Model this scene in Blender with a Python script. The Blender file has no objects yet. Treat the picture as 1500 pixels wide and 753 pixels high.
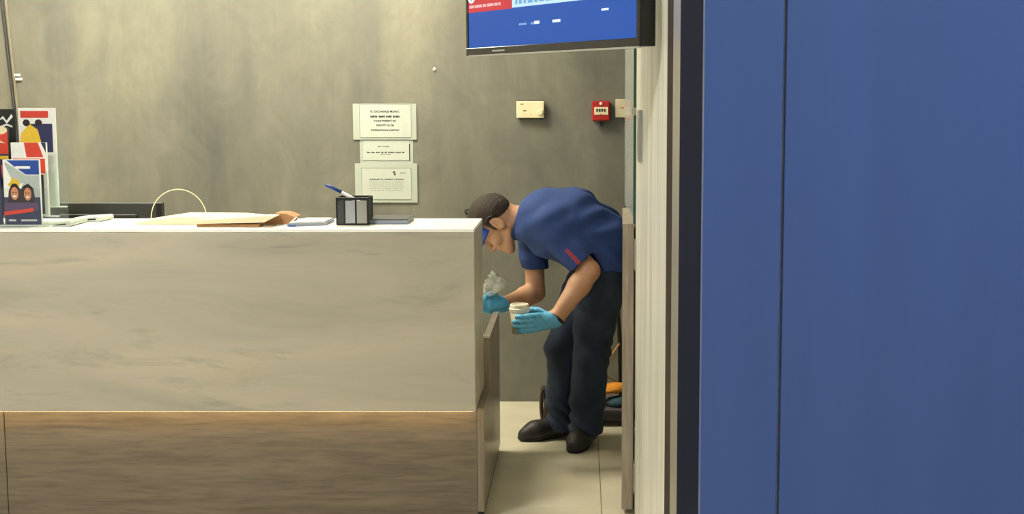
import bpy, bmesh, math, random
import numpy as np
from mathutils import Vector, Matrix
random.seed(4)
scene = bpy.context.scene
COL = scene.collection

# ------------------------------------------------------------------ camera
cam_data = bpy.data.cameras.new('camera')
cam_data.sensor_fit = 'HORIZONTAL'
cam_data.sensor_width = 36.0
cam_data.lens = 48.0
cam_data.shift_x = -100 / 1500
cam_data.clip_start = 0.05
cam = bpy.data.objects.new('camera', cam_data)
COL.objects.link(cam)
cam.location = (0, 0, 1.65)
cam.rotation_euler = (math.radians(90 - 6.74), 0, 0)
scene.camera = cam

# ------------------------------------------------------------------ light
world = bpy.data.worlds.new('world')
scene.world = world
world.use_nodes = True
bg = world.node_tree.nodes['Background']
bg.inputs[0].default_value = (0.80, 0.86, 1.0, 1)
bg.inputs[1].default_value = 0.55
scene.view_settings.view_transform = 'Standard'
scene.view_settings.look = 'None'
scene.view_settings.gamma = 1
scene.view_settings.use_curve_mapping = False
scene.view_settings.exposure = 0.0
scene.cycles.transparent_max_bounces = 24
# ceiling light panels: (x, y, half x, half y, colour, strength)
LAMPS = [
    ((-2.55, 6.35), 0.30, 0.30, (1.0, 0.92, 0.72), 58.0, 'square warm ceiling panel above the back desk, leftmost'),
    ((-1.15, 6.45), 0.30, 0.30, (1.0, 0.92, 0.72), 56.0, 'square warm ceiling panel above the back desk, beside the bent man'),
    ((-2.0, 3.3), 0.30, 0.30, (1.0, 0.96, 0.89), 64.0, 'square white ceiling panel in front of the counter'),
    ((0.9, 0.9), 0.30, 0.30, (0.88, 0.93, 1.0), 24.0, 'square cool ceiling panel facing the blue wall'),
]
CEIL = 2.95

# ------------------------------------------------------------------ helpers
def s2l(c):
    c = c / 255.0
    return c / 12.92 if c <= 0.04045 else ((c + 0.055) / 1.055) ** 2.4
def rgb(r, g, b):
    return (s2l(r), s2l(g), s2l(b), 1.0)

def new_mat(name):
    m = bpy.data.materials.new(name)
    m.use_nodes = True
    nt = m.node_tree
    return m, nt, nt.nodes['Principled BSDF']

def plain(name, col, rough=0.6, metal=0.0, var=0.06, scale=30.0, bump=0.0, stretch=(1, 1, 1), spec=None, col2=None):
    """principled material whose colour is broken up by a noise in object space"""
    m, nt, b = new_mat(name)
    tc = nt.nodes.new('ShaderNodeTexCoord')
    mp = nt.nodes.new('ShaderNodeMapping')
    mp.inputs['Scale'].default_value = stretch
    nz = nt.nodes.new('ShaderNodeTexNoise')
    nz.inputs['Scale'].default_value = scale
    nz.inputs['Detail'].default_value = 5
    rp = nt.nodes.new('ShaderNodeValToRGB')
    rp.color_ramp.elements[0].position = 0.3
    rp.color_ramp.elements[1].position = 0.7
    a = col2 if col2 else tuple(c * (1 - var) for c in col[:3]) + (1,)
    d = col if col2 else tuple(min(1, c * (1 + var)) for c in col[:3]) + (1,)
    rp.color_ramp.elements[0].color = a
    rp.color_ramp.elements[1].color = d
    nt.links.new(tc.outputs['Object'], mp.inputs[0])
    nt.links.new(mp.outputs[0], nz.inputs['Vector'])
    nt.links.new(nz.outputs['Fac'], rp.inputs[0])
    nt.links.new(rp.outputs[0], b.inputs['Base Color'])
    b.inputs['Roughness'].default_value = rough
    b.inputs['Metallic'].default_value = metal
    if spec is not None:
        b.inputs['Specular IOR Level'].default_value = spec
    if bump:
        bp = nt.nodes.new('ShaderNodeBump')
        bp.inputs['Strength'].default_value = bump
        bp.inputs['Distance'].default_value = 0.005
        nt.links.new(nz.outputs['Fac'], bp.inputs['Height'])
        nt.links.new(bp.outputs[0], b.inputs['Normal'])
    return m

def emit(name, col, strength):
    m, nt, b = new_mat(name)
    b.inputs['Base Color'].default_value = (0.02, 0.02, 0.02, 1)
    b.inputs['Emission Color'].default_value = col
    b.inputs['Emission Strength'].default_value = strength
    b.inputs['Roughness'].default_value = 0.5
    b.inputs['Specular IOR Level'].default_value = 0.1
    return m

def clear(name, tint, gloss_ior=1.5, cloud=0.0, rough=0.02):
    """thin clear sheet: transparent with fresnel reflection, optional cloudiness"""
    m = bpy.data.materials.new(name)
    m.use_nodes = True
    nt = m.node_tree
    nt.nodes.clear()
    out = nt.nodes.new('ShaderNodeOutputMaterial')
    tr = nt.nodes.new('ShaderNodeBsdfTransparent')
    tr.inputs[0].default_value = tint
    gl = nt.nodes.new('ShaderNodeBsdfGlossy')
    gl.inputs['Roughness'].default_value = rough
    gl.inputs[0].default_value = (0.92, 0.96, 0.94, 1)
    fr = nt.nodes.new('ShaderNodeFresnel')
    fr.inputs[0].default_value = gloss_ior
    mx = nt.nodes.new('ShaderNodeMixShader')
    ge = nt.nodes.new('ShaderNodeNewGeometry')
    sb = nt.nodes.new('ShaderNodeMath'); sb.operation = 'SUBTRACT'; sb.inputs[0].default_value = 1.0
    ml = nt.nodes.new('ShaderNodeMath'); ml.operation = 'MULTIPLY'
    nt.links.new(ge.outputs['Backfacing'], sb.inputs[1])
    nt.links.new(fr.outputs[0], ml.inputs[0]); nt.links.new(sb.outputs[0], ml.inputs[1])
    nt.links.new(ml.outputs[0], mx.inputs[0])
    nt.links.new(tr.outputs[0], mx.inputs[1])
    nt.links.new(gl.outputs[0], mx.inputs[2])
    last = mx
    if cloud:
        df = nt.nodes.new('ShaderNodeBsdfDiffuse')
        df.inputs[0].default_value = (0.85, 0.87, 0.86, 1)
        m2 = nt.nodes.new('ShaderNodeMixShader')
        m2.inputs[0].default_value = cloud
        nt.links.new(mx.outputs[0], m2.inputs[1])
        nt.links.new(df.outputs[0], m2.inputs[2])
        last = m2
    nt.links.new(last.outputs[0], out.inputs[0])
    return m

class MB:
    """collects shapes in one bmesh; build() links them as one mesh object"""
    def __init__(self):
        self.bm = bmesh.new()
    def box(self, x0, x1, y0, y1, z0, z1, bevel=0.0, seg=2):
        t = bmesh.new()
        bmesh.ops.create_cube(t, size=1.0)
        for v in t.verts:
            v.co = Vector(((x0 + x1) / 2 + v.co.x * (x1 - x0), (y0 + y1) / 2 + v.co.y * (y1 - y0), (z0 + z1) / 2 + v.co.z * (z1 - z0)))
        if bevel:
            bmesh.ops.bevel(t, geom=list(t.edges), offset=bevel, segments=seg, profile=0.5, affect='EDGES')
        self._add(t)
        return self
    def _add(self, t):
        me = bpy.data.meshes.new('tmp')
        t.to_mesh(me)
        t.free()
        self.bm.from_mesh(me)
        bpy.data.meshes.remove(me)
    def prism(self, pts, axis, a0, a1):
        """closed outline extruded along an axis; pts are (u, v) in the other two axes, in xyz order"""
        t = bmesh.new()
        def mk(p, a):
            if axis == 'x': return (a, p[0], p[1])
            if axis == 'y': return (p[0], a, p[1])
            return (p[0], p[1], a)
        r0 = [t.verts.new(mk(p, a0)) for p in pts]
        r1 = [t.verts.new(mk(p, a1)) for p in pts]
        n = len(pts)
        t.faces.new(r0)
        t.faces.new(list(reversed(r1)))
        for i in range(n):
            t.faces.new((r0[i], r1[i], r1[(i + 1) % n], r0[(i + 1) % n]))
        bmesh.ops.recalc_face_normals(t, faces=list(t.faces))
        self._add(t)
        return self
    def tube(self, pts, r, seg=10, closed=False):
        t = bmesh.new()
        pts = [Vector(p) for p in pts]
        n = len(pts)
        rs = r if isinstance(r, (list, tuple)) else [r] * n
        rings = []
        for i, p in enumerate(pts):
            if closed:
                d = pts[(i + 1) % n] - pts[i - 1]
            else:
                d = pts[min(i + 1, n - 1)] - pts[max(i - 1, 0)]
            d.normalize()
            ref = Vector((0, 1, 0)) if abs(d.y) < 0.9 else Vector((1, 0, 0))
            a = d.cross(ref).normalized()
            b = d.cross(a).normalized()
            rings.append([t.verts.new(p + (a * math.cos(k * 2 * math.pi / seg) + b * math.sin(k * 2 * math.pi / seg)) * rs[i]) for k in range(seg)])
        m = n if closed else n - 1
        for i in range(m):
            A, B = rings[i], rings[(i + 1) % n]
            for k in range(seg):
                t.faces.new((A[k], A[(k + 1) % seg], B[(k + 1) % seg], B[k]))
        if not closed:
            t.faces.new(rings[0]); t.faces.new(list(reversed(rings[-1])))
        bmesh.ops.recalc_face_normals(t, faces=list(t.faces))
        self._add(t)
        return self
    def lathe(self, prof, c=(0, 0, 0), seg=24, axis='z'):
        """profile of (radius, height) turned about an axis through c"""
        t = bmesh.new()
        rings = []
        for (r, h) in prof:
            ring = []
            for k in range(seg):
                a = 2 * math.pi * k / seg
                x, y, z = r * math.cos(a), r * math.sin(a), h
                if axis == 'y': x, y, z = x, h, y
                if axis == 'x': x, y, z = h, x, y
                ring.append(t.verts.new((c[0] + x, c[1] + y, c[2] + z)))
            rings.append(ring)
        for i in range(len(rings) - 1):
            for k in range(seg):
                t.faces.new((rings[i][k], rings[i][(k + 1) % seg], rings[i + 1][(k + 1) % seg], rings[i + 1][k]))
        t.faces.new(rings[0]); t.faces.new(list(reversed(rings[-1])))
        bmesh.ops.recalc_face_normals(t, faces=list(t.faces))
        self._add(t)
        return self
    def build(self, name, mat, parent=None, smooth=False):
        me = bpy.data.meshes.new(name)
        self.bm.to_mesh(me)
        self.bm.free()
        return link(name, me, mat, parent, smooth)

def link(name, me, mat, parent=None, smooth=False):
    if mat is not None:
        me.materials.append(mat)
    if smooth:
        for p in me.polygons:
            p.use_smooth = True
    o = bpy.data.objects.new(name, me)
    COL.objects.link(o)
    if parent is not None:
        o.parent = parent
        o.matrix_parent_inverse = Matrix.Identity(4) if isinstance(parent, bpy.types.Object) and parent.get('local') else parent_world(parent).inverted()
    return o

def parent_world(o):
    m = Matrix.LocRotScale(o.location, o.rotation_euler, o.scale)
    if o.parent is not None:
        return parent_world(o.parent) @ o.matrix_parent_inverse @ m
    return m

def empty(name, loc, label, cat, group=None, rotz=0.0, local=False):
    o = bpy.data.objects.new(name, None)
    COL.objects.link(o)
    o.location = loc
    o.rotation_euler = (0, 0, rotz)
    o.empty_display_size = 0.1
    if local:
        o['local'] = True
    return tag(o, label, cat, group)

def tag(o, label, cat, group=None):
    o['label'] = label
    o['category'] = cat
    if group:
        o['group'] = group
    return o

def struct(o, label=None, cat=None):
    o['kind'] = 'structure'
    if label: o['label'] = label
    if cat: o['category'] = cat
    return o

# ------------------------------------------------------------------ materials
def concrete(name):
    m, nt, b = new_mat(name)
    N, L = nt.nodes, nt.links
    tc = N.new('ShaderNodeTexCoord')
    def noise(scale, st, det=6, rough=0.6, dist=0.0):
        mp = N.new('ShaderNodeMapping'); mp.inputs['Scale'].default_value = st
        nz = N.new('ShaderNodeTexNoise'); nz.inputs['Scale'].default_value = scale
        nz.inputs['Detail'].default_value = det; nz.inputs['Roughness'].default_value = rough
        nz.inputs['Distortion'].default_value = dist
        L.new(tc.outputs['Object'], mp.inputs[0]); L.new(mp.outputs[0], nz.inputs['Vector'])
        return nz.outputs['Fac']
    def ramp(f, p0, p1, c0, c1):
        r = N.new('ShaderNodeValToRGB')
        r.color_ramp.elements[0].position = p0; r.color_ramp.elements[1].position = p1
        r.color_ramp.elements[0].color = c0; r.color_ramp.elements[1].color = c1
        L.new(f, r.inputs[0]); return r.outputs[0]
    def mul(a, bb, f=1.0):
        x = N.new('ShaderNodeMix'); x.data_type = 'RGBA'; x.blend_type = 'MULTIPLY'
        x.inputs['Factor'].default_value = f
        L.new(a, x.inputs['A']); L.new(bb, x.inputs['B']); return x.outputs['Result']
    big = ramp(noise(1.1, (1.6, 1, 0.45), 4, 0.55, 0.4), 0.30, 0.70, rgb(106, 107, 99), rgb(136, 134, 119))
    streak = ramp(noise(1.7, (2.6, 1, 0.16), 7, 0.62, 0.25), 0.34, 0.66, (0.82, 0.82, 0.83, 1), (1.05, 1.04, 1.02, 1))
    fine = ramp(noise(9, (1.2, 1, 0.8), 9, 0.72, 0.8), 0.32, 0.68, (0.93, 0.93, 0.93, 1), (1.03, 1.03, 1.03, 1))
    blot = ramp(noise(3.4, (1, 1, 0.75), 7, 0.66, 2.2), 0.36, 0.70, (0.88, 0.88, 0.88, 1), (1.11, 1.10, 1.07, 1))
    c = mul(mul(mul(big, streak), fine), blot)
    L.new(c, b.inputs['Base Color'])
    b.inputs['Roughness'].default_value = 0.62
    return m

def stone(name):
    m, nt, b = new_mat(name)
    N, L = nt.nodes, nt.links
    tc = N.new('ShaderNodeTexCoord')
    mp = N.new('ShaderNodeMapping')
    mp.inputs['Rotation'].default_value = (0, math.radians(13), 0)
    mp.inputs['Scale'].default_value = (0.5, 1, 2.6)
    L.new(tc.outputs['Object'], mp.inputs[0])
    n1 = N.new('ShaderNodeTexNoise'); n1.inputs['Scale'].default_value = 1.5; n1.inputs['Detail'].default_value = 8
    n1.inputs['Roughness'].default_value = 0.62; n1.inputs['Distortion'].default_value = 0.8
    L.new(mp.outputs[0], n1.inputs['Vector'])
    r1 = N.new('ShaderNodeValToRGB')
    e = r1.color_ramp.elements
    e[0].position = 0.30; e[0].color = rgb(166, 161, 144)
    e[1].position = 0.74; e[1].color = rgb(194, 187, 164)
    k = e.new(0.5); k.color = rgb(181, 175, 156)
    L.new(n1.outputs['Fac'], r1.inputs[0])
    n2 = N.new('ShaderNodeTexNoise'); n2.inputs['Scale'].default_value = 3.2; n2.inputs['Detail'].default_value = 10
    n2.inputs['Roughness'].default_value = 0.7; n2.inputs['Distortion'].default_value = 1.2
    L.new(mp.outputs[0], n2.inputs['Vector'])
    r2 = N.new('ShaderNodeValToRGB')
    e = r2.color_ramp.elements
    e[0].position = 0.33; e[0].color = (0.80, 0.80, 0.80, 1)
    e[1].position = 0.45; e[1].color = (1, 1, 1, 1)
    L.new(n2.outputs['Fac'], r2.inputs[0])
    # ochre stains in a few broad patches
    n3 = N.new('ShaderNodeTexNoise'); n3.inputs['Scale'].default_value = 1.1; n3.inputs['Detail'].default_value = 3
    mp3 = N.new('ShaderNodeMapping'); mp3.inputs['Scale'].default_value = (0.8, 1, 2.6); mp3.inputs['Location'].default_value = (1.3, 0, 0.35)
    L.new(tc.outputs['Object'], mp3.inputs[0]); L.new(mp3.outputs[0], n3.inputs['Vector'])
    r3 = N.new('ShaderNodeValToRGB')
    e = r3.color_ramp.elements
    e[0].position = 0.58; e[0].color = (1, 1, 1, 1)
    e[1].position = 0.76; e[1].color = (1.10, 1.02, 0.84, 1)
    L.new(n3.outputs['Fac'], r3.inputs[0])
    def mul(a, bb):
        x = N.new('ShaderNodeMix'); x.data_type = 'RGBA'; x.blend_type = 'MULTIPLY'; x.inputs['Factor'].default_value = 1
        L.new(a, x.inputs['A']); L.new(bb, x.inputs['B']); return x.outputs['Result']
    L.new(mul(mul(r1.outputs[0], r2.outputs[0]), r3.outputs[0]), b.inputs['Base Color'])
    b.inputs['Roughness'].default_value = 0.38
    return m

def wood(name, dark, light, st, rough=0.45, scale=2.0):
    m, nt, b = new_mat(name)
    N, L = nt.nodes, nt.links
    tc = N.new('ShaderNodeTexCoord')
    mp = N.new('ShaderNodeMapping'); mp.inputs['Scale'].default_value = st
    L.new(tc.outputs['Object'], mp.inputs[0])
    n1 = N.new('ShaderNodeTexNoise'); n1.inputs['Scale'].default_value = scale; n1.inputs['Detail'].default_value = 9
    n1.inputs['Roughness'].default_value = 0.65; n1.inputs['Distortion'].default_value = 1.1
    L.new(mp.outputs[0], n1.inputs['Vector'])
    r = N.new('ShaderNodeValToRGB')
    e = r.color_ramp.elements
    e[0].position = 0.32; e[0].color = dark
    e[1].position = 0.66; e[1].color = light
    L.new(n1.outputs['Fac'], r.inputs[0])
    n2 = N.new('ShaderNodeTexNoise'); n2.inputs['Scale'].default_value = scale * 5; n2.inputs['Detail'].default_value = 6
    L.new(mp.outputs[0], n2.inputs['Vector'])
    r2 = N.new('ShaderNodeValToRGB')
    e = r2.color_ramp.elements
    e[0].position = 0.35; e[0].color = (0.80, 0.79, 0.77, 1)
    e[1].position = 0.55; e[1].color = (1, 1, 1, 1)
    L.new(n2.outputs['Fac'], r2.inputs[0])
    x = N.new('ShaderNodeMix'); x.data_type = 'RGBA'; x.blend_type = 'MULTIPLY'; x.inputs['Factor'].default_value = 1
    L.new(r.outputs[0], x.inputs['A']); L.new(r2.outputs[0], x.inputs['B'])
    L.new(x.outputs['Result'], b.inputs['Base Color'])
    b.inputs['Roughness'].default_value = rough
    return m

M = {}
M['wall'] = concrete('grey_plaster')
M['stone'] = stone('beige_stone')
M['wood_h'] = wood('greige_wood', rgb(104, 95, 82), rgb(126, 116, 100), (0.5, 1, 6.0), 0.45, 3.2)
M['wood_v'] = wood('greige_wood_upright', rgb(112, 101, 86), rgb(150, 138, 120), (6, 3, 0.5), 0.30)
M['gate'] = wood('grey_wood_gate', rgb(134, 122, 106), rgb(172, 160, 142), (9, 9, 0.6), 0.4)
M['white_panel'] = wood('pale_streaked_panel', rgb(196, 196, 184), rgb(232, 231, 220), (3, 3, 0.25), 0.35, 1.4)
M['white_top'] = plain('white_solid_top', rgb(248, 248, 240), 0.35, var=0.02)
M['floor'] = plain('cream_tile', rgb(226, 219, 194), 0.22, var=0.05, scale=3, col2=rgb(210, 203, 178))
M['grout'] = plain('grey_grout', rgb(120, 114, 98), 0.9)
M['ceiling'] = plain('white_ceiling', rgb(225, 225, 220), 0.9, var=0.02)
M['paint'] = plain('pale_paint', rgb(200, 200, 192), 0.8, var=0.03)
M['blue'] = plain('blue_laminate', rgb(74, 100, 158), 0.34, var=0.08, scale=1.6, stretch=(4, 1, 0.35))
M['navy'] = plain('shaded_blue_laminate', rgb(16, 24, 46), 0.85, var=0.05, scale=4, spec=0.05)  # blue panel's side in shadow, the shade put into the colour
M['darktrim'] = plain('dark_brown_trim', rgb(58, 50, 43), 0.8, spec=0.1)
M['steel'] = plain('brushed_steel', rgb(176, 172, 160), 0.35, metal=0.6, var=0.05, scale=20, stretch=(8, 8, 0.3))
M['black'] = plain('black_plastic', rgb(20, 20, 21), 0.4, var=0.1)
M['blackgloss'] = plain('black_gloss', rgb(26, 22, 18), 0.15, var=0.1)
M['darkgrey'] = plain('dark_grey_plastic', rgb(62, 64, 62), 0.5, var=0.08)
M['silver'] = plain('silver_plastic', rgb(190, 190, 186), 0.3, metal=0.7)
M['glass'] = clear('clear_glass', (0.86, 0.93, 0.89, 1), 1.5, 0.12, 0.22)
M['glass_edge'] = plain('green_glass_edge', rgb(28, 78, 62), 0.1, var=0.1)
M['acrylic'] = clear('clear_acrylic', (0.97, 0.985, 0.98, 1), 1.12, 0.02)
M['acrylic_edge'] = clear('acrylic_edge', (0.85, 0.9, 0.88, 1), 1.5, 0.45)
M['bag'] = clear('clear_crumpled_plastic', (0.93, 0.93, 0.91, 1), 1.7, 0.28, 0.12)
M['white'] = plain('white_plastic', rgb(238, 238, 230), 0.4, var=0.02)
M['trunk'] = plain('grey_trunking', rgb(128, 122, 104), 0.6)
M['cream'] = plain('cream_plastic', rgb(236, 226, 186), 0.4, var=0.03)
M['beige'] = plain('beige_plastic', rgb(216, 204, 172), 0.5, var=0.04)
M['red'] = plain('red_plastic', rgb(176, 34, 30), 0.35, var=0.06)
M['paper'] = plain('white_paper', rgb(190, 197, 186), 0.7, var=0.02)
M['sleeve'] = plain('plastic_sleeve', rgb(178, 186, 174), 0.35, var=0.02)
M['ink'] = plain('grey_ink', rgb(44, 46, 44), 0.8)
M['inklight'] = plain('faint_ink', rgb(112, 118, 110), 0.8)
M['manila'] = plain('cream_envelope', rgb(236, 224, 186), 0.7, var=0.03)
M['brown'] = plain('brown_paper', rgb(176, 128, 84), 0.7, var=0.06)
M['bluegrey'] = plain('blue_grey_cover', rgb(150, 158, 172), 0.5, var=0.05)
M['skin'] = plain('skin', rgb(196, 152, 120), 0.5, var=0.10, scale=14, col2=rgb(184, 136, 104))
M['hair'] = plain('dark_brown_hair', rgb(44, 33, 23), 0.75, var=0.3, scale=90, stretch=(1, 3, 1), bump=0.4)
M['shirt'] = plain('royal_blue_cotton', rgb(35, 60, 116), 0.85, var=0.12, scale=24, bump=0.15)
M['shirt_red'] = plain('red_print', rgb(150, 48, 62), 0.8)
M['shirt_dark'] = plain('dark_blue_collar', rgb(30, 52, 104), 0.85)
M['jeans'] = plain('dark_denim', rgb(52, 66, 88), 0.9, scale=7, bump=0.25, col2=rgb(33, 43, 60))
M['shoe'] = plain('black_shoe_leather', rgb(38, 34, 33), 0.5, var=0.15)
M['sole'] = plain('black_rubber', rgb(18, 17, 17), 0.7)
M['glove'] = plain('blue_nitrile', rgb(92, 176, 222), 0.42, var=0.08, scale=30)
M['blue_lens'] = plain('blue_lens', rgb(24, 74, 168), 0.15, var=0.1)
M['cup'] = plain('off_white_paper_cup', rgb(206, 194, 168), 0.6, var=0.04)
M['lid'] = plain('white_cup_lid', rgb(232, 228, 212), 0.4, var=0.02)
M['orange'] = plain('orange_cloth', rgb(214, 136, 34), 0.7, var=0.2, scale=12)
M['teal'] = plain('teal_cloth', rgb(46, 78, 90), 0.8, var=0.15)
M['purple'] = plain('grey_purple_plastic', rgb(92, 82, 88), 0.5, var=0.06)
M['darkpurple'] = plain('dark_purple_plastic', rgb(40, 34, 44), 0.5, var=0.06)
M['cord'] = plain('brown_cord', rgb(70, 56, 44), 0.8, var=0.3, scale=60)

# ------------------------------------------------------------------ setting
# floor of square tiles, seams at x = 0.086, y = 5.37
floor = struct(MB().box(-4.2, 2.2, -1.0, 7.28, -0.12, -0.004).build('floor', M['grout']), 'cream square floor tiles with thin grey seams')
TS = 0.70
tile_me = None
x0s = [0.086 + TS * i for i in range(-7, 4)]
y0s = [5.370 + TS * i for i in range(-9, 3)]
def tile_mesh():
    mb = MB(); mb.box(0.0015, TS - 0.0015, 0.0015, TS - 0.0015, -0.012, 0.0, 0.0012, 1)
    me = bpy.data.meshes.new('tile'); mb.bm.to_mesh(me); mb.bm.free(); me.materials.append(M['floor'])
    return me
tile_me = tile_mesh()
for xx in x0s:
    for yy in y0s:
        if xx + TS > 2.2 or xx < -4.2:
            continue
        if yy + TS > 7.275:
            me = bpy.data.meshes.new('tile')
            mb = MB(); mb.box(0.0015, TS - 0.0015, 0.0015, 7.275 - yy, -0.012, 0.0, 0.0012, 1); mb.bm.to_mesh(me); mb.bm.free(); me.materials.append(M['floor'])
        else:
            me = tile_me
        t = bpy.data.objects.new('tile', me)
        COL.objects.link(t)
        t.location = (xx, yy, 0)
        t.parent = floor
struct(MB().box(-4.2, 2.2, 7.28, 7.42, -0.12, CEIL).build('wall_back', M['wall']), 'rough dark grey plastered back wall')
struct(MB().box(-4.34, -4.2, -1.0, 7.42, -0.12, CEIL).build('wall_left', M['paint']))
struct(MB().box(2.2, 2.34, -1.0, 7.42, -0.12, CEIL).build('wall_right', M['paint']))
struct(MB().box(-4.34, 2.34, -1.0, 7.42, CEIL, CEIL + 0.12).build('ceiling', M['ceiling']))

# blue faced partition: core, blue front boards, blue darkened for shade / steel / dark / pale strips along its side
XS = 0.215
part = struct(MB().box(XS + 0.02, 2.195, 2.40, 5.25, 0, CEIL - 0.002).build('wall_partition', M['paint']), 'blue fronted partition wall at the right')
MB().box(XS, 0.352, 2.385, 2.42, 0.0, CEIL - 0.003, 0.002).build('blue_panel', M['blue'], part)
MB().box(0.3565, 1.60, 2.385, 2.42, 0.0, CEIL - 0.003, 0.002).build('blue_panel', M['blue'], part)
MB().box(1.6045, 2.19, 2.385, 2.42, 0.0, CEIL - 0.003, 0.002).build('blue_panel', M['blue'], part)
MB().box(XS, XS + 0.03, 2.4205, 2.965, 0.0, CEIL - 0.003, 0.002).build('shaded_blue_side', M['navy'], part)
MB().box(XS, XS + 0.03, 2.968, 3.195, 0.0, CEIL - 0.003, 0.004).build('steel_strip', M['steel'], part)
MB().box(XS, XS + 0.03, 3.197, 3.40, 0.0, CEIL - 0.003).build('dark_strip', M['darktrim'], part)
MB().box(XS, XS + 0.03, 3.402, 5.25, 0.0, CEIL - 0.003, 0.002).build('pale_panel', M['white_panel'], part)
for z in (0.10, 0.98):
    MB().box(XS - 0.006, XS + 0.01, 5.20, 5.275, z, z + 0.12, 0.003).build('hinge', M['steel'], part)
MB().box(XS - 0.012, XS + 0.004, 4.72, 4.90, 1.42, 1.60, 0.004).build('wall_plate', M['silver'], part)

# ------------------------------------------------------------------ ceiling lamps
for i, ((lx, ly), hx, hy, lc, st, lab) in enumerate(LAMPS):
    t = empty('ceiling_light', (lx, ly, CEIL), lab, 'ceiling light', 'square ceiling light panels')
    f = MB()
    for (a, b, c, d) in ((-hx - .02, -hx, -hy - .02, hy + .02), (hx, hx + .02, -hy - .02, hy + .02), (-hx, hx, -hy - .02, -hy), (-hx, hx, hy, hy + .02)):
        f.box(lx + a, lx + b, ly + c, ly + d, CEIL - 0.03, CEIL - 0.001)
    f.build('frame', M['white'], t)
    MB().box(lx - hx, lx + hx, ly - hy, ly + hy, CEIL - 0.024, CEIL - 0.004).build('diffuser', emit('lamp_diffuser', lc + (1,), st), t)

# ------------------------------------------------------------------ reception counter
CX0, CX1, CY0, CY1, CH, CB = -3.40, -0.402, 5.14, 5.58, 1.15, 0.444
ctr = empty('reception_counter', (-1.9, 5.6, 0), 'long beige stone reception counter on a wooden base with white top', 'counter')
MB().box(CX0, CX1, CY0, CY1, CB, CH - 0.014, 0.002).build('stone_block', M['stone'], ctr)['label'] = 'beige veined stone front'
MB().box(CX0, CX1, CY0 - 0.002, CY1 + 0.002, CH - 0.0135, CH, 0.002).build('white_top', M['white_top'], ctr)['label'] = 'glossy white counter top'
for a, b in ((CX0, -2.243), (-2.240, CX1)):
    MB().box(a, b, CY0 + 0.060, CY1, 0.0, CB - 0.001, 0.0015).build('base_panel', M['wood_h'], ctr)
MB().box(CX0, CX1 - 0.01, CY0 + 0.012, CY0 + 0.030, CB - 0.0025, CB - 0.0005).build('light_strip', emit('warm_led', (1.0, 0.70, 0.36, 1), 17.0), ctr)['label'] = 'warm light strip under the stone'
MB().prism([(CY0 + 0.06, 0.03), (6.24, 0.03), (6.24, 0.652), (6.232, 0.66), (CY1 + 0.012, 0.66), (CY1 + 0.004, 0.652), (CY1 + 0.002, 0.443), (CY0 + 0.06, 0.443)], 'x', CX1 + 0.0008, CX1 + 0.027).build('end_panel', M['wood_v'], ctr)['label'] = 'upright grained wooden end panel'
MB().box(CX1 + 0.001, CX1 + 0.022, CY0 + 0.07, 6.235, 0.0, 0.0295).build('plinth', M['black'], ctr)
MB().box(CX0, CX1 - 0.034, CY1 + 0.001, 6.10, 0.545, 0.580, 0.002).build('worktop', M['white'], ctr)
MB().box(CX0, CX0 + 0.03, CY1 + 0.001, 6.10, 0.0, 0.544).build('end_panel', M['wood_v'], ctr)

# ------------------------------------------------------------------ half height gate and glass
gate = empty('wooden_gate', (0.19, 5.55, 0), 'grey wooden half height gate seen edge on behind the bent man', 'gate')
g = MB().prism([(0.1635, 5.26), (0.2075, 5.26), (0.2235, 6.02), (0.1875, 6.02)], 'z', 0.02, 1.145)
g.build('gate_leaf', M['gate'], gate)
MB().prism([(0.1625, 5.258), (0.2085, 5.258), (0.2245, 6.022), (0.1865, 6.022)], 'z', 1.1455, 1.157).build('cap_rail', M['gate'], gate)
MB().box(0.209, 0.2135, 5.262, 5.29, 0.02, 1.14).build('edge_strip', M['darktrim'], gate)
gl = empty('glass_screen', (0.21, 5.7, 1.158), 'upright clear glass screen standing on the wooden gate', 'glass screen')
MB().box(0.205, 0.213, 5.266, 6.30, 1.158, CEIL - 0.01).build('pane', M['glass'], gl)
MB().box(0.2045, 0.2135, 5.259, 5.2655, 1.158, CEIL - 0.01).build('glass_edge', M['glass_edge'], gl)['label'] = 'dark green glass edge'
MB().box(0.198, 0.220, 5.255, 5.30, 1.575, 1.605, 0.003).build('clamp', M['steel'], gl)

# ------------------------------------------------------------------ television
tv = empty('television', (-0.37, 4.476, 1.778), 'black flat television with a blue and red screen hanging on the pale wall', 'television', rotz=math.atan2(-0.846, 0.526), local=True)
TW, TH = 0.996, 0.58
def emc(name, r, g, b, s=1.0): return emit(name, rgb(r, g, b), s)
MB().box(0, TW, 0.006, 0.052, 0.002, TH, 0.003).build('housing', M['black'], tv)
fr = MB()
fr.box(0, TW, 0, 0.0065, 0, 0.024, 0.0015).box(0, TW, 0, 0.0065, TH - 0.02, TH, 0.0015).box(0, 0.014, 0, 0.0065, 0.024, TH - 0.02, 0.001).box(TW - 0.016, TW, 0, 0.0065, 0.024, TH - 0.02, 0.001)
fr.build('bezel', M['blackgloss'], tv)
MB().box(0.02, TW - 0.002, -0.001, 0.010, -0.0035, 0.0015).build('chrome_trim', M['silver'], tv)
scr = MB().box(0.014, TW - 0.016, 0.003, 0.0062, 0.024, TH - 0.02).build('screen', emc('screen_blue', 26, 84, 176, 1.0), tv)
def on_screen(name, x0, x1, z0, z1, mat, d=0.0008):
    o = MB().box(x0, x1, 0.003 - d, 0.0035, z0, z1).build(name, mat, scr)
    o.matrix_parent_inverse = Matrix.Identity(4)
    return o
Ew = emc('screen_white', 236, 246, 252, 1.0)
on_screen('red_field', 0.0145, 0.30, 0.136, 0.30, emc('screen_red', 214, 58, 66, 1.0))
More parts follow.
